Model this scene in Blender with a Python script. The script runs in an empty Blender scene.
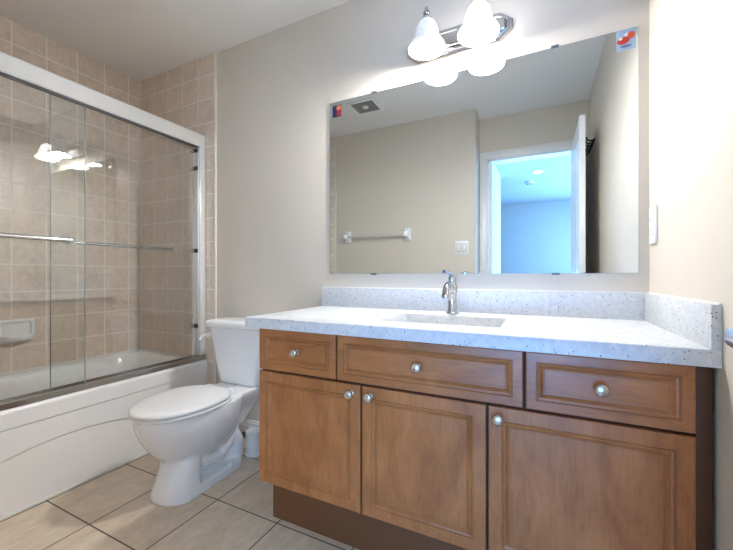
import bpy, bmesh, math, random
from mathutils import Vector, Matrix
random.seed(7)
PI = math.pi
SC = bpy.context.scene
COL = SC.collection

# ------------------------------------------------------------------ camera, world, lights, exposure
CAM_Z = 0.993
cd = bpy.data.cameras.new('camera'); cam = bpy.data.objects.new('camera', cd); COL.objects.link(cam)
cam.location = (0, 0, CAM_Z); cam.rotation_euler = (math.radians(90), 0, math.radians(26.08))
cd.sensor_width = 36.0; cd.sensor_fit = 'HORIZONTAL'; cd.lens = 352.8 * 36.0 / 733.0
cd.clip_start = 0.02; cd.clip_end = 60
SC.camera = cam

W = bpy.data.worlds.new('world'); SC.world = W; W.use_nodes = True
W.node_tree.nodes['Background'].inputs[0].default_value = (0.55, 0.75, 1.0, 1)
W.node_tree.nodes['Background'].inputs[1].default_value = 0.3

SC.view_settings.view_transform = 'Standard'; SC.view_settings.look = 'None'
SC.view_settings.gamma = 1.0; SC.view_settings.use_curve_mapping = False
SC.view_settings.exposure = 1.34
SC.cycles.use_denoising = True
SC.cycles.max_bounces = 14; SC.cycles.diffuse_bounces = 8; SC.cycles.glossy_bounces = 8
SC.cycles.transparent_max_bounces = 16; SC.cycles.sample_clamp_indirect = 8.0

LAMP_Y = 1.492
LAMPS = [(-0.439, 22.0, 0.12), (-0.223, 0.5, 3.8)]      # x, bulb watts, shade glow


def light(name, kind, loc, energy, color, size=None, rot=None, size_y=None):
    l = bpy.data.lights.new(name, kind); o = bpy.data.objects.new(name, l); COL.objects.link(o)
    l.energy = energy; l.color = color; o.location = loc
    if rot: o.rotation_euler = rot
    if kind == 'AREA':
        l.shape = 'RECTANGLE'; l.size = size; l.size_y = size_y or size
    else:
        l.shadow_soft_size = size
    return o


BULB = (1.0, 0.985, 0.96)
DAY = (0.27, 0.57, 1.0)
for x, e, s in LAMPS:
    if e: light('bulb_light', 'POINT', (x, LAMP_Y, 1.988), e, BULB, 0.035)
light('bedroom_window_light', 'AREA', (1.22, -2.7, 1.45), 70, (.36, .66, 1.0), 1.3, (0, math.radians(90), 0), 2.9)
light('added_low_blue_light', 'AREA', (0.15, -4.46, 0.55), 80, (.13, .42, 1.0), 1.9, (math.radians(90), 0, 0), 0.74)  # added unseen light, sends blue through the doorway onto the vanity front
light('hall_ceiling_light', 'SPOT', (-0.02, -2.22, 2.40), 8, (1, .95, .9), 0.05)

# ------------------------------------------------------------------ dimensions
D = 1.62; XL = -2.667; XR = 0.363; CEIL = 2.427
YT = 0.078          # wall facing the vanity (towel bar)
YD = -0.162         # wall with the doorway
XC = -0.495         # corner between them


# ------------------------------------------------------------------ mesh helpers
class MB:
    def __init__(self):
        self.bm = bmesh.new()

    def box(self, lo, hi, bev=0.0, seg=2):
        b = bmesh.new()
        bmesh.ops.create_cube(b, size=1)
        for v in b.verts:
            v.co = Vector([lo[i] + (v.co[i] + .5) * (hi[i] - lo[i]) for i in range(3)])
        if bev:
            bmesh.ops.bevel(b, geom=list(b.edges), offset=bev, segments=seg, profile=0.5, affect='EDGES')
        return self.add(b)

    def add(self, b, M=None):
        if M is not None: bmesh.ops.transform(b, matrix=M, verts=b.verts)
        me = bpy.data.meshes.new('t'); b.to_mesh(me); b.free()
        self.bm.from_mesh(me); bpy.data.meshes.remove(me)
        return self

    def loft(self, rings, cap=True, closed=True, M=None):
        b = bmesh.new(); R = [[b.verts.new(p) for p in r] for r in rings]
        n = len(R[0])
        for a, c in zip(R[:-1], R[1:]):
            for i in range(n if closed else n - 1):
                j = (i + 1) % n
                b.faces.new((a[i], a[j], c[j], c[i]))
        if cap:
            b.faces.new(R[0][::-1]); b.faces.new(R[-1])
        bmesh.ops.recalc_face_normals(b, faces=b.faces)
        return self.add(b, M)

    def lathe(self, prof, loc=(0, 0, 0), n=40, M=None, cap=True):
        """prof: (r, z) pairs"""
        rings = [[(r * math.cos(2 * PI * i / n), r * math.sin(2 * PI * i / n), z) for i in range(n)] for r, z in prof]
        T = Matrix.Translation(loc)
        return self.loft(rings, cap=cap, M=T @ (M or Matrix()))

    def tube(self, pts, r, n=14, cap=True):
        pts = [Vector(p) for p in pts]
        rs = r if isinstance(r, (list, tuple)) else [r] * len(pts)
        rings = []; prev = None
        for k, p in enumerate(pts):
            t = (pts[min(k + 1, len(pts) - 1)] - pts[max(k - 1, 0)]).normalized()
            if prev is None:
                a = t.orthogonal().normalized()
            else:
                a = (prev - t * prev.dot(t)).normalized()
            prev = a; bb = t.cross(a)
            rings.append([p + (a * math.cos(2 * PI * i / n) + bb * math.sin(2 * PI * i / n)) * rs[k] for i in range(n)])
        return self.loft(rings, cap=cap)

    def prism(self, poly, lo, hi, axis='y', bev=0.0):
        """poly of 2-D points extruded along an axis"""
        def p3(q, h):
            return {'y': (q[0], h, q[1]), 'x': (h, q[0], q[1]), 'z': (q[0], q[1], h)}[axis]
        b = bmesh.new()
        A = [b.verts.new(p3(q, lo)) for q in poly]; B = [b.verts.new(p3(q, hi)) for q in poly]
        n = len(poly)
        b.faces.new(A[::-1]); b.faces.new(B)
        for i in range(n):
            b.faces.new((A[i], A[(i + 1) % n], B[(i + 1) % n], B[i]))
        bmesh.ops.recalc_face_normals(b, faces=b.faces)
        if bev: bmesh.ops.bevel(b, geom=list(b.edges), offset=bev, segments=2, profile=0.5, affect='EDGES')
        return self.add(b)

    def build(self, name, mat, parent=None, sharp=35, label=None, smooth=True):
        me = bpy.data.meshes.new(name); self.bm.to_mesh(me); self.bm.free()
        o = bpy.data.objects.new(name, me); COL.objects.link(o)
        me.materials.append(mat)
        if smooth:
            me.polygons.foreach_set('use_smooth', [True] * len(me.polygons))
            me.set_sharp_from_angle(angle=math.radians(sharp))
        if parent:
            o.parent = parent
            top = parent
            o.matrix_parent_inverse = world_of(parent).inverted()
        if label: o['label'] = label
        return o


def world_of(o):
    m = o.matrix_basis.copy()
    if o.parent:
        m = world_of(o.parent) @ o.matrix_parent_inverse @ m
    return m


def thing(name, label, cat, loc=(0, 0, 0), group=None):
    o = bpy.data.objects.new(name, None); COL.objects.link(o); o.empty_display_size = .05
    o.location = loc; o['label'] = label; o['category'] = cat; o['kind'] = 'thing'
    if group: o['group'] = group
    return o


def tag(o, label, cat, group=None):
    o['label'] = label; o['category'] = cat; o['kind'] = 'thing'
    if group: o['group'] = group
    return o


def struct(name, mb, mat, label, cat, **k):
    o = mb.build(name, mat, **k); o['kind'] = 'structure'; o['label'] = label; o['category'] = cat
    return o


def arc(c, r, a0, a1, n, plane='xz'):
    out = []
    for i in range(n + 1):
        a = a0 + (a1 - a0) * i / n
        out.append((c[0] + r * math.cos(a), c[1] + r * math.sin(a)))
    return out


def rrect(x0, x1, y0, y1, r, n=6):
    p = []
    for cx, cy, a in ((x1 - r, y1 - r, 0), (x0 + r, y1 - r, PI / 2), (x0 + r, y0 + r, PI), (x1 - r, y0 + r, 1.5 * PI)):
        p += arc((cx, cy), r, a, a + PI / 2, n)
    return p


# ------------------------------------------------------------------ materials
class NT:
    def __init__(self, name):
        self.m = bpy.data.materials.new(name); self.m.use_nodes = True
        self.t = self.m.node_tree; self.b = self.t.nodes['Principled BSDF']; self.out = self.t.nodes['Material Output']

    def n(self, typ, **k):
        nd = self.t.nodes.new(typ)
        for a, v in k.items():
            if a.startswith('i_'):
                key = a[2:]
                key = int(key) if key.isdigit() else key.replace('_', ' ')
                nd.inputs[key].default_value = v
            else:
                setattr(nd, a, v)
        return nd

    def l(self, a, b): self.t.links.new(a, b)

    def ramp(self, fac, stops, interp='LINEAR'):
        r = self.n('ShaderNodeValToRGB'); r.color_ramp.interpolation = interp
        e = r.color_ramp.elements
        e[0].position, e[0].color = stops[0][0], (*stops[0][1], 1)
        e[1].position, e[1].color = stops[-1][0], (*stops[-1][1], 1)
        for p, c in stops[1:-1]:
            q = e.new(p); q.color = (*c, 1)
        self.l(fac, r.inputs[0]); return r.outputs[0]

    def mix(self, fac, a, b, mode='MIX'):
        x = self.n('ShaderNodeMix', data_type='RGBA', blend_type=mode)
        for s, v in ((0, fac), (6, a), (7, b)):
            if hasattr(v, 'is_linked') or hasattr(v, 'links'): self.l(v, x.inputs[s])
            else: x.inputs[s].default_value = v if s == 0 else (*v, 1)
        return x.outputs[2]

    def bump(self, h, strength, dist=0.002):
        b = self.n('ShaderNodeBump', i_Strength=strength, i_Distance=dist); self.l(h, b.inputs['Height'])
        self.l(b.outputs[0], self.b.inputs['Normal'])


def srgb(r, g, b):
    f = lambda c: (c / 255 / 12.92) if c <= 10 else ((c / 255 + .055) / 1.055) ** 2.4
    return (f(r), f(g), f(b))


def plain(name, col, rough=.5, metal=0.0, coat=0.0, spec=.5, emit=None, es=0):
    t = NT(name); b = t.b
    b.inputs['Base Color'].default_value = (*col, 1); b.inputs['Roughness'].default_value = rough
    b.inputs['Metallic'].default_value = metal; b.inputs['Coat Weight'].default_value = coat
    b.inputs['Specular IOR Level'].default_value = spec
    if emit: b.inputs['Emission Color'].default_value = (*emit, 1); b.inputs['Emission Strength'].default_value = es
    return t.m


def paint(name, col, rough=.55):
    t = NT(name); tc = t.n('ShaderNodeTexCoord')
    nz = t.n('ShaderNodeTexNoise', i_Scale=1.3, i_Detail=3.0); t.l(tc.outputs['Object'], nz.inputs['Vector'])
    c = t.ramp(nz.outputs[0], [(.3, tuple(x * .97 for x in col)), (.7, tuple(min(1, x * 1.02) for x in col))])
    t.l(c, t.b.inputs['Base Color'])
    n2 = t.n('ShaderNodeTexNoise', i_Scale=260.0, i_Detail=2.0); t.l(tc.outputs['Object'], n2.inputs['Vector'])
    t.bump(n2.outputs[0], .12, .001)
    t.b.inputs['Roughness'].default_value = rough; t.b.inputs['Specular IOR Level'].default_value = .35
    return t.m


def tiles(name, axes, off, pw, ph, mortar, c1, c2, vein, grout, rough, vs=7.0, stretch=(1, 1, 1), bump=.5, amt=.45):
    t = NT(name); tc = t.n('ShaderNodeTexCoord'); sep = t.n('ShaderNodeSeparateXYZ')
    t.l(tc.outputs['Object'], sep.inputs[0]); cb = t.n('ShaderNodeCombineXYZ')
    for k in (0, 1):
        a = t.n('ShaderNodeMath', operation='SUBTRACT'); t.l(sep.outputs[axes[k]], a.inputs[0]); a.inputs[1].default_value = off[k] - 40 * (pw, ph)[k]
        t.l(a.outputs[0], cb.inputs[k])
    br = t.n('ShaderNodeTexBrick', offset=0.0, squash=1.0)
    for k, v in (('Scale', 1.0), ('Mortar Size', mortar), ('Mortar Smooth', .15), ('Bias', 0.0), ('Brick Width', pw), ('Row Height', ph)):
        br.inputs[k].default_value = v
    br.inputs['Color1'].default_value = (0, 0, 0, 1); br.inputs['Color2'].default_value = (1, 1, 1, 1); br.inputs['Mortar'].default_value = (.5, .5, .5, 1)
    t.l(cb.outputs[0], br.inputs['Vector'])
    # per-tile shift of the marbling
    sh = t.n('ShaderNodeVectorMath', operation='MULTIPLY_ADD'); t.l(br.outputs['Color'], sh.inputs[0]); sh.inputs[1].default_value = (9, 5, 7)
    mp = t.n('ShaderNodeMapping'); mp.inputs['Scale'].default_value = stretch; t.l(tc.outputs['Object'], mp.inputs[0]); t.l(mp.outputs[0], sh.inputs[2])
    nz = t.n('ShaderNodeTexNoise', i_Scale=vs, i_Detail=7.0, i_Roughness=.62, i_Distortion=.6); t.l(sh.outputs[0], nz.inputs['Vector'])
    n3 = t.n('ShaderNodeTexNoise', i_Scale=vs * 6, i_Detail=4.0, i_Roughness=.6); t.l(sh.outputs[0], n3.inputs['Vector'])
    base = t.mix(br.outputs['Color'], c1, c2)
    vfac = t.ramp(nz.outputs[0], [(.40, (0, 0, 0)), (.68, (1, 1, 1))])
    sc = t.n('ShaderNodeMath', operation='MULTIPLY'); t.l(vfac, sc.inputs[0]); sc.inputs[1].default_value = amt
    base = t.mix(sc.outputs[0], base, vein)
    f3 = t.ramp(n3.outputs[0], [(.35, (.90, .89, .88)), (.65, (1.05, 1.05, 1.05))])
    base = t.mix(1.0, base, f3, 'MULTIPLY')
    fin = t.mix(br.outputs['Fac'], base, grout)
    t.l(fin, t.b.inputs['Base Color'])
    rg = t.n('ShaderNodeMapRange'); t.l(br.outputs['Fac'], rg.inputs[0]); rg.inputs[3].default_value = rough; rg.inputs[4].default_value = .8
    t.l(rg.outputs[0], t.b.inputs['Roughness'])
    inv = t.n('ShaderNodeMath', operation='SUBTRACT'); inv.inputs[0].default_value = 1.0; t.l(br.outputs['Fac'], inv.inputs[1])
    t.bump(inv.outputs[0], bump, .0015)
    return t.m


def wood(name, axis, seed=0.0):
    """stained maple, grain along the given axis"""
    t = NT(name); tc = t.n('ShaderNodeTexCoord'); oi = t.n('ShaderNodeObjectInfo')
    ad = t.n('ShaderNodeVectorMath', operation='ADD'); t.l(tc.outputs['Object'], ad.inputs[0])
    mul = t.n('ShaderNodeMath', operation='MULTIPLY'); t.l(oi.outputs['Random'], mul.inputs[0]); mul.inputs[1].default_value = 13.0
    t.l(mul.outputs[0], ad.inputs[1])
    mp = t.n('ShaderNodeMapping'); mp.inputs['Scale'].default_value = (1, 1, .10) if axis == 'z' else (.10, 1, 1)
    t.l(ad.outputs[0], mp.inputs[0])
    g = t.n('ShaderNodeTexNoise', i_Scale=130.0, i_Detail=7.0, i_Roughness=.7, i_Distortion=.3); t.l(mp.outputs[0], g.inputs['Vector'])
    mp2 = t.n('ShaderNodeMapping'); mp2.inputs['Scale'].default_value = (1, 1, .45) if axis == 'z' else (.45, 1, 1)
    t.l(ad.outputs[0], mp2.inputs[0])
    bl = t.n('ShaderNodeTexNoise', i_Scale=9.0, i_Detail=5.0, i_Roughness=.6, i_Distortion=1.2); t.l(mp2.outputs[0], bl.inputs['Vector'])
    c = t.ramp(bl.outputs[0], [(.28, srgb(152, 93, 52)), (.5, srgb(170, 109, 63)), (.75, srgb(188, 125, 77))])
    gr = t.ramp(g.outputs[0], [(.3, (.70, .68, .66)), (.52, (1, 1, 1)), (.75, (1.12, 1.1, 1.08))])
    c = t.mix(.75, c, gr, 'MULTIPLY')
    t.l(c, t.b.inputs['Base Color'])
    t.b.inputs['Roughness'].default_value = .34; t.b.inputs['Coat Weight'].default_value = .25; t.b.inputs['Coat Roughness'].default_value = .25
    t.bump(g.outputs[0], .06, .001)
    return t.m


def quartz():
    t = NT('quartz'); tc = t.n('ShaderNodeTexCoord')
    def specks(scale, thr, keep):
        v = t.n('ShaderNodeTexVoronoi', feature='F1', i_Scale=scale, i_Randomness=1.0); t.l(tc.outputs['Object'], v.inputs['Vector'])
        nz = t.n('ShaderNodeTexNoise', i_Scale=scale * 2.2, i_Detail=1.0); t.l(tc.outputs['Object'], nz.inputs['Vector'])
        ad = t.n('ShaderNodeMath', operation='MULTIPLY_ADD'); t.l(nz.outputs[0], ad.inputs[0]); ad.inputs[1].default_value = .22; t.l(v.outputs['Distance'], ad.inputs[2])
        lt = t.n('ShaderNodeMath', operation='LESS_THAN'); t.l(ad.outputs[0], lt.inputs[0]); lt.inputs[1].default_value = thr
        sp = t.n('ShaderNodeSeparateColor'); t.l(v.outputs['Color'], sp.inputs[0])
        k = t.n('ShaderNodeMath', operation='LESS_THAN'); t.l(sp.outputs[0], k.inputs[0]); k.inputs[1].default_value = keep
        m = t.n('ShaderNodeMath', operation='MULTIPLY'); t.l(lt.outputs[0], m.inputs[0]); t.l(k.outputs[0], m.inputs[1])
        return m.outputs[0]
    nz = t.n('ShaderNodeTexNoise', i_Scale=60.0, i_Detail=4.0); t.l(tc.outputs['Object'], nz.inputs['Vector'])
    c = t.ramp(nz.outputs[0], [(.35, (.60, .615, .64)), (.65, (.70, .71, .725))])
    c = t.mix(specks(190, .34, .5), c, (.48, .49, .52))
    c = t.mix(specks(105, .31, .36), c, (.20, .20, .22))
    c = t.mix(specks(60, .235, .34), c, (.07, .07, .08))
    t.l(c, t.b.inputs['Base Color'])
    t.b.inputs['Roughness'].default_value = .34; t.b.inputs['Specular IOR Level'].default_value = .4
    return t.m


def thin_glass(name, tint, refl=1.0):
    t = NT(name); t.t.nodes.remove(t.b)
    fr = t.n('ShaderNodeFresnel', i_IOR=1.5)
    mu = t.n('ShaderNodeMath', operation='MULTIPLY', use_clamp=True); t.l(fr.outputs[0], mu.inputs[0]); mu.inputs[1].default_value = refl
    tr = t.n('ShaderNodeBsdfTransparent'); tr.inputs[0].default_value = (*tint, 1)
    gl = t.n('ShaderNodeBsdfGlossy', i_Roughness=.0); gl.inputs[0].default_value = (1, 1, 1, 1)
    mx = t.n('ShaderNodeMixShader'); t.l(mu.outputs[0], mx.inputs[0]); t.l(tr.outputs[0], mx.inputs[1]); t.l(gl.outputs[0], mx.inputs[2])
    t.l(mx.outputs[0], t.out.inputs[0]); return t.m


def alabaster(name, strength):
    t = NT(name); tc = t.n('ShaderNodeTexCoord')
    nz = t.n('ShaderNodeTexNoise', i_Scale=22.0, i_Detail=4.0, i_Distortion=1.0); t.l(tc.outputs['Object'], nz.inputs['Vector'])
    c = t.ramp(nz.outputs[0], [(.35, (.80, .79, .78)), (.65, (1, .98, .96))])
    t.l(c, t.b.inputs['Base Color']); t.l(c, t.b.inputs['Emission Color'])
    t.b.inputs['Emission Strength'].default_value = strength; t.b.inputs['Roughness'].default_value = .25
    return t.m


WALLC = (.68, .615, .53)
M = {}
M['paint'] = paint('beige_paint', WALLC)
M['ceiling'] = paint('ceiling_paint', (.84, .82, .80), .7)
M['white_paint'] = plain('white_trim_paint', (.80, .80, .80), .3)
TC1, TC2, TV, TG = (.77, .655, .55), (.82, .715, .61), (.63, .525, .43), (.92, .87, .79)
M['tile_left'] = tiles('wall_tile_left', (1, 2), (1.535, 2.297), .1575, .1555, .0035, TC1, TC2, TV, TG, .28)
M['tile_back'] = tiles('wall_tile_back', (0, 2), (-1.88, 2.297), .1535, .1555, .0035, TC1, TC2, TV, TG, .28)
M['floor'] = tiles('floor_tile', (0, 1), (-1.61, .776), .334, .334, .0028, (.70, .585, .455), (.75, .635, .50), (.52, .41, .30), (.10, .07, .05), .3,
                   vs=9.0, stretch=(1.0, .35, 1), amt=.5)
M['grout_trim'] = plain('pale_tile_trim', (.80, .74, .67), .35)
M['porcelain'] = plain('porcelain', (.87, .87, .88), .12, coat=.4)
M['acrylic'] = plain('tub_acrylic', (.88, .88, .88), .16, coat=.3)
M['caulk'] = plain('white_caulk', (.80, .79, .77), .5)
M['plastic'] = plain('white_plastic', (.82, .82, .82), .3)
M['lamp_chrome'] = plain('lamp_chrome', (.55, .55, .57), .08, 1.0)
M['chrome'] = plain('chrome', (.86, .87, .88), .06, 1.0)
M['alu'] = plain('satin_aluminium', (.90, .90, .90), .28, .55)
M['track'] = plain('track_metal', (.50, .48, .46), .22, 1.0)
M['brushed'] = plain('brushed_nickel', (.66, .65, .63), .26, 1.0)
M['darkmetal'] = plain('dark_metal', (.16, .16, .17), .35, .8)
M['rubber'] = plain('black_rubber', (.02, .02, .022), .5)
M['glass'] = thin_glass('shower_glass', (.975, .985, .98), 1.0)
M['mirror'] = plain('mirror_silver', (.76, .82, .85), .0, 1.0)
M['mirror_edge'] = plain('mirror_edge', (.30, .36, .35), .2)
M['wood_v'] = wood('maple_vertical', 'z')
M['wood_h'] = wood('maple_horizontal', 'x')
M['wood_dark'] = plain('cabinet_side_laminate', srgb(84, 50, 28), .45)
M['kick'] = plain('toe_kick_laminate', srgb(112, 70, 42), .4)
M['gap'] = plain('cabinet_carcass', srgb(48, 28, 16), .6)
M['quartz'] = quartz()
M['grey'] = plain('grille_grey', (.34, .32, .30), .6)
M['slot'] = plain('slot_dark', (.10, .10, .10), .6)
M['black'] = plain('black_iron', (.015, .015, .017), .4)
M['clear'] = plain('clear_acrylic_bar', (.62, .60, .57), .2)
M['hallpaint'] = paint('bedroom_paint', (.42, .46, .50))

# ------------------------------------------------------------------ room shell
T = .11
struct('floor', MB().box((XL - T, YD - T, -.10), (XR + T, D + T, 0)), M['floor'], 'beige stone-look square floor tiles with thin dark grout', 'floor')
struct('ceiling', MB().box((XL - T, YD - T, CEIL), (XR + T, D + T, CEIL + .1)), M['ceiling'], 'plain white painted bathroom ceiling', 'ceiling')
struct('wall_back', MB().box((XL - T, D, 0), (XR + T, D + T, CEIL)), M['paint'], 'beige painted wall behind the mirror and the toilet', 'wall')
struct('wall_right', MB().box((XR, YD - T, 0), (XR + T, D, CEIL)), M['paint'], 'pale painted wall at the end of the vanity counter', 'wall')
struct('wall_left', MB().box((XL - T, YT - T, 0), (XL, D, CEIL)), M['tile_left'], 'beige square-tiled wall along the length of the bathtub', 'wall')
struct('wall_front', MB().box((XL, YD - T, 0), (XC, YT, CEIL)), M['paint'], 'beige wall with the towel bar, seen in the mirror', 'wall')
OX0, OX1, OH = -.425, .272, 2.045
struct('wall_entry', MB().box((XC, YD - T, 0), (OX0, YD, CEIL)).box((OX1, YD - T, 0), (XR, YD, CEIL)).box((OX0, YD - T, OH), (OX1, YD, CEIL)),
       M['paint'], 'beige wall around the open doorway, seen in the mirror', 'wall')
# tile returns at the two tub ends
struct('wall_tile_back', MB().box((XL, D - .009, 0), (-1.876, D, CEIL)), M['tile_back'], 'beige square tiles on the wall at the toilet end of the bathtub', 'wall tiles')
struct('trim_1', MB().box((-1.878, D - .012, 0), (-1.866, D, CEIL), .003), M['grout_trim'], 'pale rounded edge strip where the back wall tiles end', 'tile trim')
struct('wall_tile_front', MB().box((XL, YT, 0), (-1.905, YT + .009, CEIL)), M['tile_back'], 'strip of beige tiles on the towel bar wall, seen in the mirror', 'wall tiles')
struct('trim_2', MB().box((-1.907, YT, 0), (-1.885, YT + .012, CEIL), .003), M['grout_trim'], 'pale edge strip beside the tiles of the towel bar wall', 'tile trim')
struct('trim_3', MB().box((XL, D - .013, .43), (XL + .006, D - .009, CEIL)), M['grout_trim'], 'pale grout line in the tiled corner above the bathtub', 'tile trim')


def baseboard(name, x0, x1, y0, y1, lab):
    m = MB().box((x0, y0, 0), (x1, y1, .082), .002)
    if x1 - x0 > y1 - y0: m.box((x0, y0 + .004, .08), (x1, y1, .098), .002).box((x0, y0 + .008, .096), (x1, y1, .112), .002)
    else: m.box((x0 + .004, y0, .08), (x1, y1, .098), .002).box((x0 + .008, y0, .096), (x1, y1, .112), .002)
    struct(name, m, M['white_paint'], lab, 'baseboard')


baseboard('baseboard_back', -1.866, -.99, D - .016, D, 'white stepped baseboard on the wall behind the toilet')
baseboard('baseboard_right', XR - .016, XR, YD, 1.05, 'white baseboard along the wall past the vanity')
# door casing on the bathroom face, jamb lining
cs = MB()
for prof in ((0, .070, .010), (.004, .060, .016), (.012, .046, .020)):
    a, b, th = prof
    cs.box((OX0 - b - a, YD, 0), (OX0 - a, YD + th, OH + a), .002)
    cs.box((OX1 + a, YD, 0), (OX1 + b + a, YD + th, OH + a), .002)
    cs.box((OX0 - b - a, YD, OH + a), (OX1 + b + a, YD + th, OH + b + a), .002)
struct('trim_4', cs, M['white_paint'], 'white moulded casing around the open doorway, seen in the mirror', 'door casing')
struct('trim_5', MB().box((OX0, YD - T - .01, 0), (OX0 + .018, YD + .004, OH)).box((OX1 - .018, YD - T - .01, 0), (OX1, YD + .004, OH)).box((OX0, YD - T - .01, OH - .018), (OX1, YD + .004, OH))
       .box((OX0 + .018, YD - T + .01, 0), (OX0 + .030, YD - .05, OH - .018)), M['white_paint'], 'white jamb lining inside the doorway, seen in the mirror', 'door jamb')

# hall and bedroom beyond the doorway
HY = -4.55
struct('floor_hall', MB().box((-3.0, HY - T, -.1), (1.35, YD - T, 0)), M['kick'], 'hall floor beyond the doorway', 'floor')
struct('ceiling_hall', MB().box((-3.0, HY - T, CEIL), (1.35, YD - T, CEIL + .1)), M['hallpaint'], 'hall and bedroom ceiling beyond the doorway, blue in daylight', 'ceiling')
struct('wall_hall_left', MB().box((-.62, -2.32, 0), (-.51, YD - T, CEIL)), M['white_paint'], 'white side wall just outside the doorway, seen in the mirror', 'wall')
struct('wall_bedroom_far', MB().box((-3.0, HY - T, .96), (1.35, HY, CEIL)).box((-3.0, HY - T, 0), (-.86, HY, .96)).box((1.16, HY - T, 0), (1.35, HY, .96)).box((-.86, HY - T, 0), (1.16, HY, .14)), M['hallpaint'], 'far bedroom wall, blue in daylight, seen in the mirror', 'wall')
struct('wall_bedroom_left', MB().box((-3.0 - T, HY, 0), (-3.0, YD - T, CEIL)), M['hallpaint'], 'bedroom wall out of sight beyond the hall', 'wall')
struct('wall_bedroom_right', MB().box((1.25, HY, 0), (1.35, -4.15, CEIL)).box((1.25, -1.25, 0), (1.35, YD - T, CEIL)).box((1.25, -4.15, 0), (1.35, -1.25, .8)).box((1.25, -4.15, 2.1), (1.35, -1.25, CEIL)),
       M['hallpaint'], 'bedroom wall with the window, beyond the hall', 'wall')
wn = MB()  # added low window frame for the blue light, kept below the mirror's view
for a in ((-.86, -.80, .14, .96), (1.10, 1.16, .14, .96), (-.80, 1.10, .14, .19), (-.80, 1.10, .91, .96), (.13, .17, .19, .91)):
    wn.box((a[0], HY - .08, a[2]), (a[1], HY - .02, a[3]), .003)
win = struct('added_low_window', wn, M['white_paint'], 'added low white framed window, unseen, around the added blue light', 'window')
MB().box((-.80, HY - .05, .19), (1.10, HY - .044, .91)).build('pane', M['glass'], win)
wn = MB()
for y0, y1, z0, z1 in ((-4.15, -4.09, .8, 2.1), (-1.31, -1.25, .8, 2.1), (-4.15, -1.25, .8, .86), (-4.15, -1.25, 2.04, 2.1), (-2.72, -2.68, .86, 2.04)):
    wn.box((1.26, y0, z0), (1.33, y1, z1), .003)
win = struct('window_1', wn, M['white_paint'], 'white framed bedroom window beyond the hall', 'window')
MB().box((1.29, -4.09, .86), (1.296, -1.31, 2.04)).build('pane', M['glass'], win)


# ------------------------------------------------------------------ bathroom door, swung open beside the camera
def door_leaf():
    x0, x1, y0, y1, z0, z1 = .235, .269, YD + .02, .552, .012, 2.035
    b = bmesh.new()
    ys = [y0, y0 + .10, (y0 + y1) / 2 - .045, (y0 + y1) / 2 + .045, y1 - .10, y1]
    zs = [z0, .22, .80, .96, 1.56, 1.66, 1.90, z1]
    for x, s in ((x0, -1), (x1, 1)):
        V = [[b.verts.new((x, y, z)) for z in zs] for y in ys]
        cells = []
        for i in range(len(ys) - 1):
            for j in range(len(zs) - 1):
                f = b.faces.new((V[i][j], V[i + 1][j], V[i + 1][j + 1], V[i][j + 1]))
                if i in (1, 3) and j in (1, 3, 5): cells.append(f)
                f.normal_update()
                if f.normal.x * s < 0: f.normal_flip()
        r = bmesh.ops.inset_individual(b, faces=cells, thickness=.012, depth=-.007)
        r = bmesh.ops.inset_individual(b, faces=cells, thickness=.010, depth=0)
        r = bmesh.ops.inset_individual(b, faces=cells, thickness=.020, depth=.005)
    m = MB(); m.add(b)
    m.box((x0, y0, z0), (x1, y0 + .0005, z1)); m.box((x0, y1 - .0005, z0), (x1, y1, z1))
    m.box((x0, y0, z1 - .0005), (x1, y1, z1)); m.box((x0, y0, z0), (x1, y1, z0 + .0005))
    o = struct('door_1', m, M['white_paint'], 'white panelled bathroom door standing open against the pale wall', 'door', sharp=20)
    # lever handle
    hy, hz = .521, .927
    R = Matrix.Rotation(-PI / 2, 4, 'Y')
    h = MB().lathe([(.0, 0), (.031, 0), (.031, .004), (.026, .009), (.014, .011), (0, .011)], (x0, hy, hz), M=R)
    h.tube([(x0 - .008, hy, hz), (x0 - .032, hy, hz), (x0 - .042, hy - .004, hz), (x0 - .047, hy - .018, hz), (x0 - .047, hy - .06, hz - .002), (x0 - .045, hy - .115, hz + .002)],
           [.012, .011, .012, .012, .010, .009], 18)
    h.build('lever_handle', M['brushed'], o, label='satin metal lever handle')
    h = MB().lathe([(.0, 0), (.031, 0), (.031, .004), (.026, .009), (.014, .011), (0, .011)], (x1, hy, hz), M=Matrix.Rotation(PI / 2, 4, 'Y'))
    h.tube([(x1 + .008, hy, hz), (x1 + .040, hy, hz), (x1 + .047, hy - .018, hz), (x1 + .045, hy - .115, hz)], [.012, .011, .012, .009], 18)
    h.build('lever_handle', M['brushed'], o, label='satin metal lever handle')
    for z in (.25, 1.05, 1.82):
        MB().tube([(x1 + .004, y0 - .004, z - .045), (x1 + .004, y0 - .004, z + .045)], .006, 12).box((x0 + .003, y0 - .002, z - .045), (x1, y0, z + .045)).build('hinge', M['brushed'], o)


door_leaf()

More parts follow.
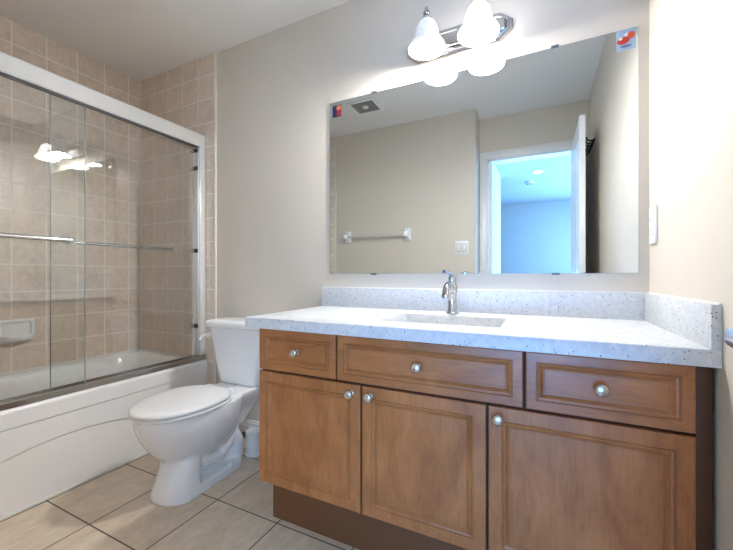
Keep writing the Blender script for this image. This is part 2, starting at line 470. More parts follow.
# ------------------------------------------------------------------ bathtub
def bathtub():
    t = thing('bathtub', 'white alcove bathtub with a curved-line apron behind the sliding glass', 'bathtub', (-2.3, .85, 0))
    x0, x1, y0, y1, zt = XL + .002, -1.944, YT + .011, D - .010, .442
    rings = []
    n = 8
    def ring(a, b, c, d, r, z): return [(p[0], p[1], z) for p in rrect(a, b, c, d, r, n)]
    rings.append(ring(x0, x1 - .004, y0, y1, .004, zt - .03))
    rings.append(ring(x0, x1 - .004, y0, y1, .004, zt - .008))
    rings.append(ring(x0 + .004, x1 - .012, y0 + .004, y1 - .004, .008, zt))
    rings.append(ring(x0 + .045, x1 - .085, y0 + .06, y1 - .06, .10, zt))
    rings.append(ring(x0 + .055, x1 - .097, y0 + .07, y1 - .072, .11, zt - .006))
    rings.append(ring(x0 + .064, x1 - .105, y0 + .08, y1 - .085, .12, zt - .03))
    rings.append(ring(x0 + .085, x1 - .125, y0 + .11, y1 - .14, .13, zt - .16))
    rings.append(ring(x0 + .105, x1 - .145, y0 + .14, y1 - .21, .13, zt - .30))
    rings.append(ring(x0 + .135, x1 - .17, y0 + .18, y1 - .27, .12, zt - .355))
    rings.append(ring(x0 + .20, x1 - .23, y0 + .26, y1 - .36, .08, zt - .37))
    m = MB(); m.loft(rings, cap=False)
    b = bmesh.new(); b.faces.new([b.verts.new(p) for p in rings[-1]]); m.add(b)
    m.build('basin', M['acrylic'], t, sharp=50)
    # apron: a sheet with a stepped upper band and an arched line
    sm = lambda e0, e1, v: (lambda u: u * u * (3 - 2 * u))(min(1, max(0, (v - e0) / (e1 - e0))))
    def dx(y, z):
        d = 0.0
        d -= .006 * (1 - sm(.357, .364, z))
        za = .264 - .45 * (y - .88) ** 2
        d -= .007 * (1 - sm(za - .006, za + .001, z))
        if z > .425: u = (z - .425) / .017; d -= .012 * (1 - math.sqrt(max(0, 1 - u * u)))
        d -= .012 * (1 - sm(0, .06, z)) * 0
        return d
    ny = 90; zs = [0.0] + [.442 * i / 200 for i in range(1, 201)]
    b = bmesh.new()
    V = [[b.verts.new((x1 + dx(y0 + (y1 - y0) * i / ny, z), y0 + (y1 - y0) * i / ny, z)) for z in zs] for i in range(ny + 1)]
    for i in range(ny):
        for j in range(len(zs) - 1):
            b.faces.new((V[i][j], V[i + 1][j], V[i + 1][j + 1], V[i][j + 1]))
    B0 = [[b.verts.new((x1 - .03, v[k].co.y, v[k].co.z)) for k in (0, -1)] for v in V]
    for i in range(ny):
        b.faces.new((V[i][0], B0[i][0], B0[i + 1][0], V[i + 1][0])); b.faces.new((B0[i][0], B0[i][1], B0[i + 1][1], B0[i + 1][0]))
    bmesh.ops.recalc_face_normals(b, faces=b.faces)
    MB().add(b).build('apron', M['acrylic'], t, sharp=60)
    MB().box((x1 - .020, y0, 0), (x1 - .005, y1, .009), .003).build('caulk_bead', M['caulk'], t)
    MB().tube([(x0 + .0045, y0 + .01, zt + .003), (x0 + .0045, y1 - .005, zt + .003), (x1 - .09, y1 - .005, zt + .003)], .0055, 8).tube([(x1 - .003, y1 - .005, .008), (x1 - .003, y1 - .005, zt - .02)], .006, 8).build('caulk_bead', M['caulk'], t)
    R = Matrix.Rotation(math.radians(0), 4, 'X')
    MB().lathe([(0, 0), (.034, 0), (.034, .003), (.02, .006), (0, .006)], (-2.33, .52, zt - .37)).build('drain', M['chrome'], t)


bathtub()


# ------------------------------------------------------------------ sliding shower doors
def shower_door():
    X = -1.985
    t = thing('shower_door', 'chrome framed sliding glass shower door standing on the bathtub rim', 'shower door', (X, .85, .445))
    y0, y1 = YT + .012, D - .013
    # header: tall face with a rolled lower lip
    prof = [(X - .022, 1.818), (X - .022, 1.896), (X - .014, 1.902), (X + .022, 1.902), (X + .027, 1.896), (X + .029, 1.84), (X + .031, 1.822), (X + .026, 1.817), (X + .018, 1.822), (X + .018, 1.835), (X - .010, 1.835), (X - .010, 1.818)]
    m = MB(); m.prism(prof, y0, y1, 'y'); m.build('header_rail', M['alu'], t)
    MB().box((X - .006, y0, 1.812), (X + .016, y1, 1.834)).build('header_channel', M['darkmetal'], t)
    # bottom track
    prof = [(X - .028, .443), (X - .028, .472), (X - .022, .475), (X - .018, .458), (X + .006, .458), (X + .008, .470), (X + .024, .471), (X + .029, .466), (X + .030, .443)]
    MB().prism(prof, y0, y1, 'y').build('bottom_track', M['track'], t)
    for ya, yb, s in ((y1 - .030, y1, 1), (y0, y0 + .030, -1)):
        yf = y1 - .047 if s > 0 else y0 + .047
        lo, hi = (yf, y1) if s > 0 else (y0, yf)
        j = MB().box((X - .034, lo, .476), (X + .016, hi, 1.82), .001)
        j.box((X + .016, lo + .004, .476), (X + .029, hi, 1.818), .002)
        jm = j.build('wall_jamb', M['alu'], t)
        for z in (1.795, 1.68, 1.15, .665):
            MB().box((X - .036, min(yf, yf - s * .004), z - .013), (X + .017, max(yf, yf - s * .004), z + .013), .002).build('bumper', M['rubber'], jm)
    for nm, xg, a, b, xb, ba, bb in (('outer', X + .004, y0 + .03, .938, X + .062, y0 + .12, .865), ('inner', X - .018, .812, y1 - .056, X - .060, .88, 1.45)):
        g = MB().box((xg - .003, a, .462), (xg + .003, b, 1.825)).build('glass_panel', M['glass'], t, label='clear %s sliding pane' % nm)
        # edge of the pane catches a dark green line
        e = b if nm == 'outer' else a
        MB().box((xg - .0031, e - .0012, .464), (xg + .0031, e + .0012, 1.822)).build('pane_edge', M['mirror_edge'], g)
        bar = MB(); z = 1.152
        bar.tube([(xb, ba, z), (xb, bb, z)], .0095, 16)
        s = 1 if xb > xg else -1
        for y in (ba + .02, bb - .012):
            bar.lathe([(0, 0), (.013, 0), (.013, .008), (.009, .012), (.009, abs(xb - xg) - .004), (0, abs(xb - xg) - .004)], (xg + s * .003, y, z), 20, Matrix.Rotation(s * PI / 2, 4, 'Y'))
            bar.lathe([(0, -.014), (.012, -.014), (.014, -.010), (.014, .010), (.012, .014), (0, .014)], (xb, y, z), 20, Matrix.Rotation(PI / 2, 4, 'X'))
        bar.build('towel_rail', M['chrome'], g, label='round chrome rail')
        MB().box((xg - .007, e - (.0 if nm == 'inner' else .05), .461), (xg + .007, e + (.05 if nm == 'inner' else .0), .469), .001).build('guide', M['rubber'], g)


shower_door()


def soap_dish():
    t = thing('soap_dish', 'white ceramic soap dish on the tiled wall above the bathtub', 'soap dish', (XL, .92, .67))
    y0, y1, z0, z1 = .842, 1.004, .612, .742
    b = bmesh.new()
    def ring(ins, x): return [(x, p[0], p[1]) for p in rrect(y0 + ins, y1 - ins, z0 + ins, z1 - ins, .014, 4)]
    MB().loft([ring(0, XL + .001), ring(0, XL + .010), ring(.008, XL + .016), ring(.016, XL + .014), ring(.022, XL + .005)]).build('plate', M['porcelain'], t)
    tray = [[(XL + .003 + d * .075 * math.sin(PI * i / 20) ** .45, y0 + .006 + (y1 - y0 - .012) * i / 20, z) for i in range(21)] for d, z in ((1, z0 + .016), (1.06, z0 + .026), (1.06, z0 + .040), (.98, z0 + .044), (.84, z0 + .040), (.8, z0 + .026))]
    m = MB(); m.loft([[(XL + .002, y0 + .006 + (y1 - y0 - .012) * i / 20, z0 + .006) for i in range(21)]] + tray, closed=False, cap=False)
    b = bmesh.new(); b.faces.new([b.verts.new(p) for p in tray[-1]]); m.add(b)
    m.build('tray', M['porcelain'], t, sharp=50)


soap_dish()


# ------------------------------------------------------------------ toilet (local: x across, y forward from the wall, z up)
def smooth_rows(rows, k):
    """Catmull-Rom between rows of numbers"""
    out = []
    for i in range(len(rows) - 1):
        p0, p1, p2, p3 = rows[max(i - 1, 0)], rows[i], rows[i + 1], rows[min(i + 2, len(rows) - 1)]
        for j in range(k):
            t = j / k
            out.append(tuple(.5 * (2 * b + (c - a) * t + (2 * a - 5 * b + 4 * c - d) * t * t + (3 * b - a - 3 * c + d) * t ** 3) for a, b, c, d in zip(p0, p1, p2, p3)))
    return out + [tuple(rows[-1])]


def toilet():
    t = thing('toilet', 'white two-piece toilet with the lid down beside the vanity', 'toilet', (0, 0, 0))
    P = Matrix.Translation((-1.502, D - .006, 0)) @ Matrix.Rotation(PI + math.radians(2.4), 4, 'Z')
    def egg(L0, L1, w, z, n=48, back=.62, yw=.56):
        """egg outline from L0 (rear) to L1 (front)"""
        out = []; Lc = L0 + (L1 - L0) * (1 - yw)
        for i in range(n):
            a = 2 * PI * i / n
            c, s = math.cos(a), math.sin(a)
            if s >= 0: out.append((w * c, Lc + (L1 - Lc) * s, z))
            else:
                k = abs(s) ** back if back != 1 else abs(s)
                out.append((w * c * (1 - .0 * k), Lc - (Lc - L0) * k, z))
        return out
    bowl = MB()
    # bowl shell
    secs = [(.27, .60, .080, .150), (.25, .622, .098, .178), (.24, .660, .122, .215), (.23, .696, .145, .268), (.225, .721, .161, .320), (.22, .732, .167, .360), (.22, .734, .168, .386)]
    bowl.loft([egg(*q) for q in smooth_rows(secs, 6)])
    # pedestal front: crisp rear corners, rounded nose
    def fcol(y0, y1, w, z):
        nose = [(w * math.cos(a) + .007, y1 - .085 + .085 * math.sin(a), z) for a in [PI * i / 16 for i in range(17)]]
        return nose + [(-w + .007, y0 + .012, z), (-w + .019, y0, z), (w - .005, y0, z), (w + .007, y0 + .012, z)]
    def slab(y0, y1, w, z, r=.045): return [(p[0], p[1], z) for p in rrect(-w, w, y0, y1, r, 6)]
    bowl.loft([fcol(.505, .648, .112, 0), fcol(.505, .645, .110, .02), fcol(.495, .618, .099, .10), fcol(.485, .602, .094, .17), fcol(.47, .60, .092, .23)])
    # foot plinth
    bowl.loft([slab(.205, .60, .108, 0, .085), slab(.205, .60, .107, .036, .085), slab(.212, .58, .100, .044, .08)])
    # thin core and rear shelf under the tank
    bowl.loft([slab(.20, .50, .045, .03, .04), slab(.19, .50, .047, .20, .04), slab(.16, .48, .060, .30, .04)])
    bowl.loft([slab(.17, .36, .060, .20, .04), slab(.10, .38, .085, .28, .05), slab(.055, .40, .118, .345, .05), slab(.045, .42, .128, .372, .04), slab(.045, .42, .128, .388, .04)])
    # trapway bulge on both sides
    for s in (-1, 1):
        bowl.tube([(s * .040, .50, .20), (s * .042, .44, .115), (s * .045, .37, .098), (s * .045, .31, .135), (s * .042, .275, .20), (s * .042, .245, .265), (s * .04, .20, .30)], [.042, .042, .040, .038, .038, .040, .045], 16)
        bowl.tube([(s * .045, .275, .20), (s * .048, .24, .12), (s * .045, .235, .04)], [.034, .038, .038], 14)
    bmesh.ops.transform(bowl.bm, matrix=P, verts=bowl.bm.verts)
    o = bowl.build('bowl', M['porcelain'], t, sharp=180)
    md = o.modifiers.new('fuse', 'REMESH'); md.mode = 'VOXEL'; md.voxel_size = .005; md.use_smooth_shade = True
    md = o.modifiers.new('soften', 'SMOOTH'); md.factor = .5; md.iterations = 5
    # seat and lid
    m = MB(); m.loft([egg(.315, .737, .169, .386), egg(.31, .742, .173, .390), egg(.31, .742, .173, .398), egg(.315, .737, .169, .401)], M=P)
    m.build('seat', M['plastic'], t, sharp=60)
    m = MB(); m.loft([egg(.323, .740, .170, .4035), egg(.320, .745, .174, .408), egg(.320, .745, .174, .416), egg(.326, .737, .168, .4225), egg(.36, .69, .138, .4265), egg(.43, .60, .06, .429)], M=P)
    m.build('lid', M['plastic'], t, sharp=60)
    for s in (-1, 1):
        m = MB(); m.loft([slab(.285, .325, .02, .386, .008), slab(.285, .325, .02, .408, .008), slab(.29, .32, .016, .414, .008)], M=P @ Matrix.Translation((s * .075, 0, 0)))
        m.build('hinge', M['plastic'], t)
    # tank
    def tk(w, y0, y1, z, r): return [(p[0], p[1], z) for p in rrect(-w, w, y0, y1, r, 8)]
    m = MB(); m.loft([tk(.118, .055, .165, .384, .05), tk(.140, .030, .185, .390, .055), tk(.152, .022, .192, .405, .055), tk(.172, .016, .196, .50, .05), tk(.195, .014, .199, .62, .045), tk(.209, .012, .201, .70, .04)], M=P)
    m.build('tank', M['porcelain'], t, sharp=60)
    m = MB(); m.loft([tk(.212, .010, .204, .697, .04), tk(.224, .004, .216, .702, .042), tk(.229, .002, .220, .712, .044), tk(.229, .002, .220, .726, .044), tk(.222, .008, .212, .737, .044), tk(.19, .03, .18, .741, .04)], M=P)
    m.build('tank_lid', M['porcelain'], t, sharp=60)
    m = MB(); m.tube([P @ Vector(q) for q in ((.186, .165, .648), (.205, .175, .650), (.222, .195, .650), (.228, .215, .643), (.226, .235, .625))], [.012, .010, .009, .008, .009], 12)
    m.build('flush_lever', M['plastic'], t)
    m = MB(); m.lathe([(.014, 0), (.014, .010), (.010, .017), (0, .019)], P @ Vector((-.098, .33, .038)), 16); m.build('bolt_cap', M['plastic'], t)
    m = MB(); m.lathe([(.014, 0), (.014, .010), (.010, .017), (0, .019)], P @ Vector((.098, .33, .038)), 16); m.build('bolt_cap', M['plastic'], t)


toilet()


def brush_holder():
    t = thing('brush_holder', 'small white open cup on the floor between toilet and vanity', 'brush holder', (-1.430, 1.486, 0))
    MB().lathe([(0, .0), (.044, 0), (.045, .006), (.039, .014), (.038, .06), (.040, .122), (.041, .126), (.037, .126), (.035, .06), (.034, .012), (0, .010)], (-1.430, 1.486, 0.0), 32).build('cup', M['plastic'], t)


brush_holder()
t = thing('shutoff_valve', 'small dark water valve low on the wall behind the toilet', 'valve', (-1.56, 1.6, .05))
MB().lathe([(0, 0), (.022, 0), (.022, .003), (.008, .006), (.008, .05), (0, .05)], (-1.56, 1.604, .055), 18, Matrix.Rotation(PI / 2, 4, 'X')).build('stub', M['chrome'], t)
MB().box((-1.575, 1.53, .040), (-1.545, 1.56, .070), .006).build('knob', M['darkmetal'], t)

# ------------------------------------------------------------------ vanity
VX0, VX1 = -.987, .352
YF = 1.058          # faces of doors and drawers


def front_panel(x0, x1, z0, z1, frame):
    """shaker front with a beaded, recessed panel; front face towards -y"""
    prof = [(.0, .019), (.0, .003), (.0009, .0009), (.003, 0), (frame - .017, 0), (frame - .015, .003), (frame - .0135, .003), (frame - .011, -.0005),
            (frame - .007, .0005), (frame + .001, .0095), (frame + .0035, .0098), (frame + .005, .008)]
    b = bmesh.new(); R = []
    for ins, d in prof:
        R.append([b.verts.new((x, YF + d, z)) for x, z in ((x0 + ins, z0 + ins), (x1 - ins, z0 + ins), (x1 - ins, z1 - ins), (x0 + ins, z1 - ins))])
    for a, c in zip(R[:-1], R[1:]):
        for i in range(4): b.faces.new((a[i], a[(i + 1) % 4], c[(i + 1) % 4], c[i]))
    b.faces.new(R[-1]); b.faces.new(R[0][::-1])
    bmesh.ops.recalc_face_normals(b, faces=b.faces)
    return MB().add(b)


def vanity():
    t = thing('vanity_cabinet', 'brown maple vanity cabinet with three doors and three drawers', 'cabinet', ((VX0 + VX1) / 2, 1.33, 0))
    zt = .787
    MB().box((VX0 + .018, YF + .0195, .192), (VX1, D - .001, .210)).box((VX0 + .018, D - .012, .21), (VX1, D - .001, zt)).box((VX1 - .018, YF + .02, .21), (VX1, D - .012, zt)) \
        .box((VX0 + .018, YF + .0195, zt - .05), (VX1 - .018, YF + .038, zt)).box((VX0 + .018, YF + .0195, .605), (VX1 - .018, YF + .038, .64)).box((-.66, YF + .0195, .21), (-.61, YF + .038, zt - .05)) \
        .box((-.06, YF + .0195, .64), (-.01, YF + .038, zt - .05)).box((-.155, YF + .0195, .21), (-.11, YF + .038, .605)).box((-.565, YF + .0195, .21), (-.515, YF + .038, .605)).build('body', M['gap'], t)
    MB().box((VX0, YF + .020, .19), (VX0 + .018, D - .001, zt), .001).build('side_panel', M['wood_v'], t)
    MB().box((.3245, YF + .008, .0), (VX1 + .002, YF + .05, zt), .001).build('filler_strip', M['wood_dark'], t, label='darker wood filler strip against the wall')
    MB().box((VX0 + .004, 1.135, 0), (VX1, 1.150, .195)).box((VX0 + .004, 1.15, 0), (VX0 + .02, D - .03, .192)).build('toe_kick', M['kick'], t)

    def knob(x, z, parent):
        k = MB().lathe([(0, 0), (.010, 0), (.010, .002), (.006, .004), (.0055, .012), (.011, .016), (.0155, .019), (.016, .023), (.0145, .027), (.0085, .0295), (0, .030)], (x, YF + .001, z), 28, Matrix.Rotation(PI / 2, 4, 'X'))
        k.build('knob', M['brushed'], parent, label='round satin metal knob', sharp=50)
    for a, b, kx in ((VX0, -.639, -.806), (-.632, -.040, -.340), (-.033, .3235, .139)):
        d = front_panel(a, b, .6275, .784, .042).build('drawer', M['wood_h'], t, sharp=12)
        knob(kx, .7075, d)
    for a, b, kx in ((VX0, -.542, -.577), (-.535, -.137, -.505), (-.130, .3235, -.1035)):
        d = front_panel(a, b, .188, .6195, .052).build('door', M['wood_v'], t, sharp=12)
        knob(kx, .590, d)


vanity()

CY0, CX0, CZ0, CZ1 = 1.043, -1.046, .787, .827
SX0, SX1, SY0, SY1 = -.535, -.112, 1.185, 1.465


def countertop():
    t = thing('countertop', 'white speckled quartz counter on the vanity with a sink cut-out', 'countertop', ((CX0 + XR) / 2, 1.33, CZ0))
    # slab with a rectangular hole
    b = bmesh.new(); e = .003
    def ring(pts, z): return [b.verts.new((x, y, z)) for x, y in pts]
    n = 5
    def outer(i): return [(CX0 + i, CY0 + i), (XR - .001, CY0 + i), (XR - .001, D - .001), (CX0 + i, D - .001)]
    hole = lambda i: rrect(SX0 - i, SX1 + i, SY0 - i, SY1 + i, .018 + i, n)
    O = [ring(outer(i), z) for i, z in ((0, CZ0), (0, CZ1 - e), (e * .3, CZ1 - e * .3), (e, CZ1))]
    H = [ring(hole(i), z) for i, z in ((e, CZ1), (e * .3, CZ1 - e * .3), (0, CZ1 - e), (0, CZ0))]
    for A in (O, H):
        for p, q in zip(A[:-1], A[1:]):
            for i in range(len(p)): b.faces.new((p[i], p[(i + 1) % len(p)], q[(i + 1) % len(p)], q[i]))
    k = n + 1
    # hole corners come in order (+x+y), (-x+y), (-x-y), (+x-y)
    for Oo, Hh in ((O[-1], H[0]), (O[0], H[-1])):
        c = [Hh[i * k:(i + 1) * k] for i in range(4)]
        o4 = [Oo[2], Oo[3], Oo[0], Oo[1]]
        for i in range(4):
            j = (i + 1) % 4
            h = c[i] if False else None
            m1, m2 = len(c[i]) // 2, len(c[j]) // 2
            b.faces.new([o4[i]] + [o4[j]] + list(reversed(c[i][m1:] + c[j][:m2 + 1])))
    bmesh.ops.recalc_face_normals(b, faces=b.faces)
    MB().add(b).build('slab', M['quartz'], t, sharp=60)
    zb = .9265
    MB().box((CX0 - .010, D - .020, CZ1), (XR - .0195, D, zb), .0015).build('backsplash', M['quartz'], t)
    MB().box((XR - .019, CY0, CZ1), (XR, D, zb), .0015).build('side_splash', M['quartz'], t)
    MB().box((CX0 - .008, D - .004, zb), (XR, D, zb + .004), .0015).box((XR - .005, CY0 + .004, zb), (XR, D, zb + .004), .0015).build('caulk_bead', M['caulk'], t)


countertop()


def sink():
    t = thing('sink_basin', 'white rectangular undermount sink set into the speckled counter', 'sink', ((SX0 + SX1) / 2, 1.325, CZ0 - .15))
    def ring(i, r, z): return [(p[0], p[1], z) for p in rrect(SX0 + i, SX1 - i, SY0 + i, SY1 - i, r, 6)]
    z = CZ0 - .001
    rs = [ring(-.020, .03, z - .012), ring(-.020, .03, z), ring(.003, .022, z), ring(.004, .024, z - .01), ring(.012, .03, z - .10), ring(.03, .04, z - .128), ring(.09, .04, z - .135)]
    m = MB(); m.loft(rs, cap=False)
    b = bmesh.new(); b.faces.new([b.verts.new(p) for p in rs[-1]]); m.add(b); m.build('basin', M['porcelain'], t, sharp=50)
    MB().lathe([(0, 0), (.031, 0), (.031, .003), (.022, .005), (.018, .003), (0, .004)], ((SX0 + SX1) / 2, 1.33, z - .135)).build('drain', M['chrome'], t)
    MB().box(((SX0 + SX1) / 2 - .012, SY1 - .012, z - .045), ((SX0 + SX1) / 2 + .012, SY1 - .0065, z - .034), .002).build('overflow_slot', M['slot'], t)


sink()


def faucet():
    fx, fy, z = -.336, 1.525, CZ1 + .0008
    t = thing('faucet', 'single-lever chrome faucet standing behind the sink', 'faucet', (fx, fy, z))
    MB().lathe([(0, 0), (.027, 0), (.027, .003), (.024, .007), (.019, .009), (0, .009)], (fx, fy, z), 32).build('base_ring', M['lamp_chrome'], t)
    MB().lathe([(0, .006), (.022, .006), (.0195, .012), (.0185, .05), (.0185, .075), (.0205, .090), (.0225, .103), (.021, .120), (.017, .130), (.0175, .134), (.0165, .140), (0, .140)], (fx, fy, z), 32).build('body', M['lamp_chrome'], t, sharp=60)
    pts = [(fx, fy - .008, z + .082)]
    for a, r in ((0, 0), (1, 0)): pass
    path = [(.010, .100), (.030, .118), (.055, .128), (.080, .127), (.103, .116), (.118, .098), (.124, .083)]
    pts = [(fx, fy - .004, z + .088)] + [(fx, fy - a, z + b) for a, b in path]
    MB().tube(pts, [.011, .0115, .0115, .0115, .012, .0125, .013, .0135], 18).lathe([(0, 0), (.0145, 0), (.0145, .010), (.0125, .012), (0, .012)], (fx, fy - .1245, z + .074), 20).build('spout', M['lamp_chrome'], t, sharp=60)
    lv = MB().lathe([(0, .138), (.0165, .138), (.0175, .146), (.015, .158), (.009, .166), (0, .168)], (fx, fy, z), 24)
    lv.tube([(fx, fy - .004, z + .160), (fx, fy - .03, z + .170), (fx, fy - .075, z + .175), (fx - .002, fy - .125, z + .178)], [.008, .006, .005, .0055], 14)
    L = lv.build('lever', M['lamp_chrome'], t, sharp=60)
    MB().lathe([(0, -.009), (.0055, -.007), (.0075, 0), (.0055, .007), (0, .009)], (fx - .002, fy - .132, z + .1785), 16, Matrix.Rotation(PI / 2, 4, 'X')).build('lever_tip', M['darkmetal'], L)
    MB().tube([(fx, fy + .027, z), (fx, fy + .027, z + .075)], .0025, 10).lathe([(0, 0), (.005, .001), (.0055, .006), (.004, .011), (0, .012)], (fx, fy + .027, z + .075), 14).build('lift_rod', M['lamp_chrome'], t)


faucet()

# ------------------------------------------------------------------ mirror and stickers
mx0, mx1, mz0, mz1 = -1.009, .331, .999, 1.914
t = thing('mirror', 'large frameless wall mirror above the vanity counter', 'mirror', ((mx0 + mx1) / 2, D, mz0))
MB().box((mx0, D - .0055, mz0), (mx1, D - .0005, mz1)).build('backing', M['mirror_edge'], t)
b = bmesh.new(); b.faces.new([b.verts.new((x, D - .0060, z)) for x, z in ((mx0 + .001, mz0 + .001), (mx1 - .001, mz0 + .001), (mx1 - .001, mz1 - .001), (mx0 + .001, mz1 - .001))])
MB().add(b).build('mirror_glass', M['mirror'], t, smooth=False)
for x, z, s in ((-.748, mz1, 1), (.057, mz1, 1), (-.75, mz0, -1), (.06, mz0, -1)):
    MB().box((x - .014, D - .010, z - (.003 if s > 0 else .006)), (x + .014, D - .0002, z + (.006 if s > 0 else .003)), .001).build('clip', M['darkmetal'], t)


def ell(cx, cz, rx, rz, n=28, rot=0):
    return [(cx + rx * math.cos(a) * math.cos(rot) - rz * math.sin(a) * math.sin(rot), cz + rx * math.cos(a) * math.sin(rot) + rz * math.sin(a) * math.cos(rot)) for a in [2 * PI * i / n for i in range(n)]]


YS = D - .0061
t = thing('sticker', 'pale blue sticker with a red shape in the mirror corner by the pale wall', 'sticker', (.29, YS, 1.84))
MB().box((.262, YS - .0006, 1.836), (.322, YS, 1.912)).build('backing', plain('sticker_pale_blue', srgb(150, 172, 196), .3), t)
m = MB()
m.prism(ell(.284, 1.872, .020, .013, rot=.2), YS - .0010, YS - .0005); m.build('print', plain('sticker_red', srgb(176, 52, 34), .3), t)
m = MB(); m.prism(ell(.308, 1.888, .011, .013), YS - .0012, YS - .0005); m.build('print', plain('sticker_orange', srgb(204, 84, 44), .3), t)
m = MB(); m.prism(ell(.292, 1.850, .018, .005), YS - .0010, YS - .0005); m.build('print', plain('sticker_grey_blue', srgb(96, 106, 150), .3), t)
m = MB(); m.prism(ell(.275, 1.880, .006, .005), YS - .0014, YS - .0005); m.prism(ell(.292, 1.893, .006, .004, rot=.6), YS - .0014, YS - .0005); m.build('print', plain('sticker_cream', srgb(226, 214, 196), .3), t)
t = thing('sticker', 'small dark blue, red and orange sticker in the mirror corner nearest the tiles', 'sticker', (-.965, YS, 1.83))
MB().box((-.992, YS - .0006, 1.832), (-.938, YS, 1.893)).build('backing', plain('sticker_navy', srgb(40, 42, 84), .3), t)
m = MB(); m.prism([(-.964, 1.835), (-.939, 1.838), (-.939, 1.868), (-.966, 1.868)], YS - .0010, YS - .0005); m.build('print', plain('sticker_crimson', srgb(150, 44, 48), .3), t)
m = MB(); m.prism(ell(-.953, 1.878, .014, .012), YS - .0012, YS - .0005); m.build('print', plain('sticker_tan', srgb(208, 126, 76), .3), t)


# ------------------------------------------------------------------ vanity light
def vanity_light():
    t = thing('vanity_light', 'two-shade chrome wall light above the mirror', 'wall lamp', (-.335, D, 2.06))
    x0, x1, z0, z1 = -.572, -.100, 1.998, 2.120; c = .052
    def octo(i): return [(x0 + i, (z0 + z1) / 2 - .020), (x0 + c + i * .4, z0 + i), (x1 - c - i * .4, z0 + i), (x1 - i, (z0 + z1) / 2 - .020), (x1 - i, (z0 + z1) / 2 + .020), (x1 - c - i * .4, z1 - i), (x0 + c + i * .4, z1 - i), (x0 + i, (z0 + z1) / 2 + .020)]
    rings = [[(p[0], y, p[1]) for p in octo(i)] for i, y in ((0, D), (0, D - .008), (.004, D - .012), (.012, D - .012), (.016, D - .018), (.022, D - .020), (.028, D - .016), (.032, D - .026), (.040, D - .028))]
    MB().loft(rings).build('backplate', M['lamp_chrome'], t, sharp=20)
    for k, (x, e, s) in enumerate(LAMPS):
        zt = 2.098
        MB().tube([(x, D - .024, 2.060), (x, D - .05, 2.062), (x, D - .075, 2.078), (x, D - .095, 2.105), (x, D - .115, 2.120), (x, LAMP_Y, 2.118)], .0065, 12).lathe([(0, 0), (.022, 0), (.022, .004), (.014, .010), (0, .010)], (x, D - .024, 2.06), 24, Matrix.Rotation(PI / 2, 4, 'X')).build('arm', M['lamp_chrome'], t)
        outer = [(.0805, 0), (.0795, .008), (.074, .018), (.064, .030), (.0565, .044), (.053, .058), (.050, .075), (.045, .092), (.037, .108), (.027, .121), (.018, .129)]
        inner = [(r - .004, z - (.0 if i else 0.001)) for i, (r, z) in enumerate(outer)]
        sh = MB().lathe(outer + inner[::-1], (x, LAMP_Y, 1.975), 40, cap=False)
        S = sh.build('shade', alabaster('alabaster_glass_%d' % k, s), t, sharp=60, label=('bright lit bell-shaped glass shade' if s > 2 else 'dimmer bell-shaped glass shade'))
        MB().lathe([(0, -.010), (.024, -.010), (.026, 0), (.022, .010), (.014, .018), (.012, .024), (.016, .030), (.014, .040), (.007, .045), (.006, .050), (.008, .055), (.005, .060), (0, .062)], (x, LAMP_Y, zt), 28).build('finial', M['lamp_chrome'], t, sharp=50)


vanity_light()


# ------------------------------------------------------------------ wall fittings
def outlet():
    y0, y1, z0, z1 = 1.512, 1.585, 1.103, 1.232
    t = thing('outlet', 'white outlet plate on the pale wall beside the mirror', 'outlet', (XR, (y0 + y1) / 2, (z0 + z1) / 2))
    MB().box((XR - .009, y0, z0), (XR, y1, z1), .003).build('plate', M['plastic'], t)
    r = MB().box((XR - .0125, y0 + .019, z0 + .031), (XR - .008, y1 - .019, z1 - .031), .0015).build('receptacle', M['plastic'], t)
    for z in (z0 + .047, z1 - .047):
        for dy in (-.006, .006): MB().box((XR - .0128, (y0 + y1) / 2 + dy - .001, z - .005), (XR - .012, (y0 + y1) / 2 + dy + .001, z + .005)).build('slot', M['slot'], r)


outlet()


def switch():
    x0, x1, z0, z1 = -.668, -.552, 1.170, 1.292
    t = thing('light_switch', 'white double rocker light switch, seen in the mirror beside the doorway', 'light switch', ((x0 + x1) / 2, YT, 1.23))
    MB().box((x0, YT, z0), (x1, YT + .007, z1), .003).build('plate', M['plastic'], t)
    for c in (x0 + .035, x1 - .035):
        MB().prism([(YT + .006, 1.197), (YT + .009, 1.197), (YT + .013, 1.265), (YT + .006, 1.265)], c - .016, c + .016, 'x', .001).build('rocker', M['plastic'], t)
        MB().box((c - .0185, YT + .0062, 1.194), (c + .0185, YT + .0074, 1.268)).build('surround', M['slot'], t)


switch()


def towel_bar():
    z = 1.374
    t = thing('towel_bar', 'ceramic towel bar on the beige wall, seen in the mirror', 'towel bar', (-1.42, YT, z))
    for x in (-1.745, -1.112):
        m = MB()
        rr = lambda w, h, y: [(x + p[0], y, z + p[1]) for p in rrect(-w, w, -h, h, min(w, h) * .35, 4)]
        m.loft([rr(.036, .062, YT), rr(.036, .062, YT + .010), rr(.030, .054, YT + .016), rr(.020, .034, YT + .030), rr(.020, .026, YT + .055), rr(.020, .024, YT + .075), rr(.014, .018, YT + .082)])
        m.build('post', M['porcelain'], t, sharp=60)
    MB().box((-1.735, YT + .050, z - .009), (-1.122, YT + .068, z + .009), .002).build('bar', M['clear'], t)


towel_bar()


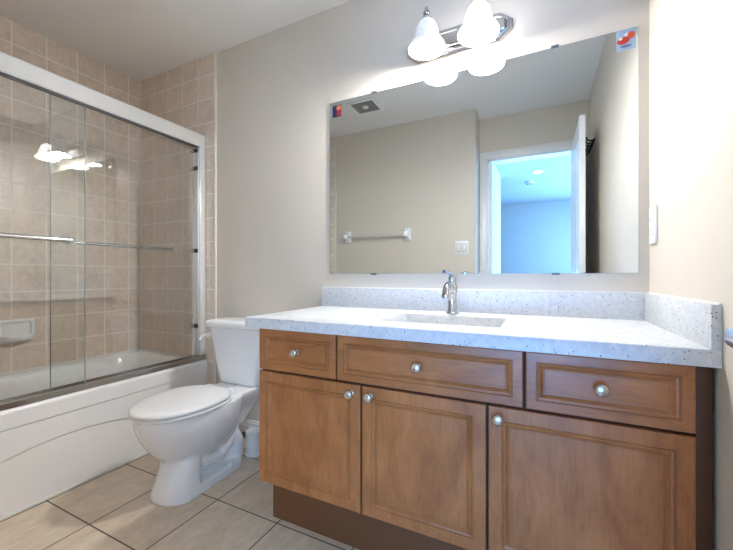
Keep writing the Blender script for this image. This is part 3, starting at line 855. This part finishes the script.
def hooks():
    t = thing('hook_rail', 'black hook rail on the wall behind the open door, seen in the mirror', 'hook rail', (XR, 0, 1.98))
    MB().box((XR - .008, -.10, 1.972), (XR, .20, 1.992), .002).build('rail', M['black'], t)
    for k in range(5):
        y = -.075 + k * .0625
        MB().tube([(XR - .006, y, 1.985), (XR - .03, y, 1.980), (XR - .045, y, 1.990), (XR - .05, y, 2.01)], .006, 10).tube([(XR - .006, y, 1.975), (XR - .02, y, 1.950), (XR - .035, y, 1.945), (XR - .04, y, 1.958)], .005, 10).build('hook', M['black'], t)


hooks()


def vent():
    x0, x1, y0, y1 = -1.445, -1.200, .432, .662
    t = thing('exhaust_fan', 'square ceiling exhaust fan with a grey grille, seen in the mirror', 'vent', ((x0 + x1) / 2, (y0 + y1) / 2, CEIL))
    m = MB(); w = .022
    for a in ((x0, x1, y0, y0 + w), (x0, x1, y1 - w, y1), (x0, x0 + w, y0 + w, y1 - w), (x1 - w, x1, y0 + w, y1 - w)):
        m.box((a[0], a[2], CEIL - .016), (a[1], a[3], CEIL - .0005), .003)
    m.build('frame', M['plastic'], t)
    g = MB().box((x0 + w, y0 + w, CEIL - .004), (x1 - w, y1 - w, CEIL - .001))
    for k in range(13):
        y = y0 + w + .007 + k * (y1 - y0 - 2 * w - .014) / 12
        g.box((x0 + w, y - .003, CEIL - .012), (x1 - w, y + .003, CEIL - .004))
    for k in range(4):
        x = x0 + w + (k + .5) * (x1 - x0 - 2 * w) / 4
        g.box((x - .002, y0 + w, CEIL - .013), (x + .002, y1 - w, CEIL - .004))
    g.build('grille', M['grey'], t)
    MB().lathe([(0, 0), (.026, 0), (.024, -.006), (.018, -.009), (0, -.010)], ((x0 + x1) / 2, (y0 + y1) / 2, CEIL - .011), 24).build('cap', M['plastic'], t)


vent()
t = thing('recessed_light', 'round lit recessed light in the hall ceiling, seen in the mirror', 'ceiling light', (-.02, -2.22, CEIL))
MB().lathe([(.075, -.0005), (.075, -.006), (.055, -.008), (.052, -.0005)], (-.02, -2.22, CEIL), 32, cap=False).build('trim_ring', M['plastic'], t)
MB().lathe([(0, -.001), (.053, -.001), (.053, -.003), (0, -.003)], (-.02, -2.22, CEIL), 32).build('lens', plain('lamp_lens', (1, 1, 1), .4, emit=(1, .97, .9), es=12), t)
t = thing('smoke_detector', 'round smoke detector on the hall ceiling, seen in the mirror', 'smoke detector', (-.13, -2.75, CEIL))
MB().lathe([(0, 0), (.062, 0), (.064, -.012), (.058, -.028), (.04, -.036), (0, -.038)], (-.13, -2.75, CEIL), 32).build('housing', M['plastic'], t)
MB().lathe([(.045, -.030), (.047, -.037), (.030, -.041), (.028, -.036)], (-.13, -2.75, CEIL), 32, cap=False).build('sensor_ring', M['slot'], t)
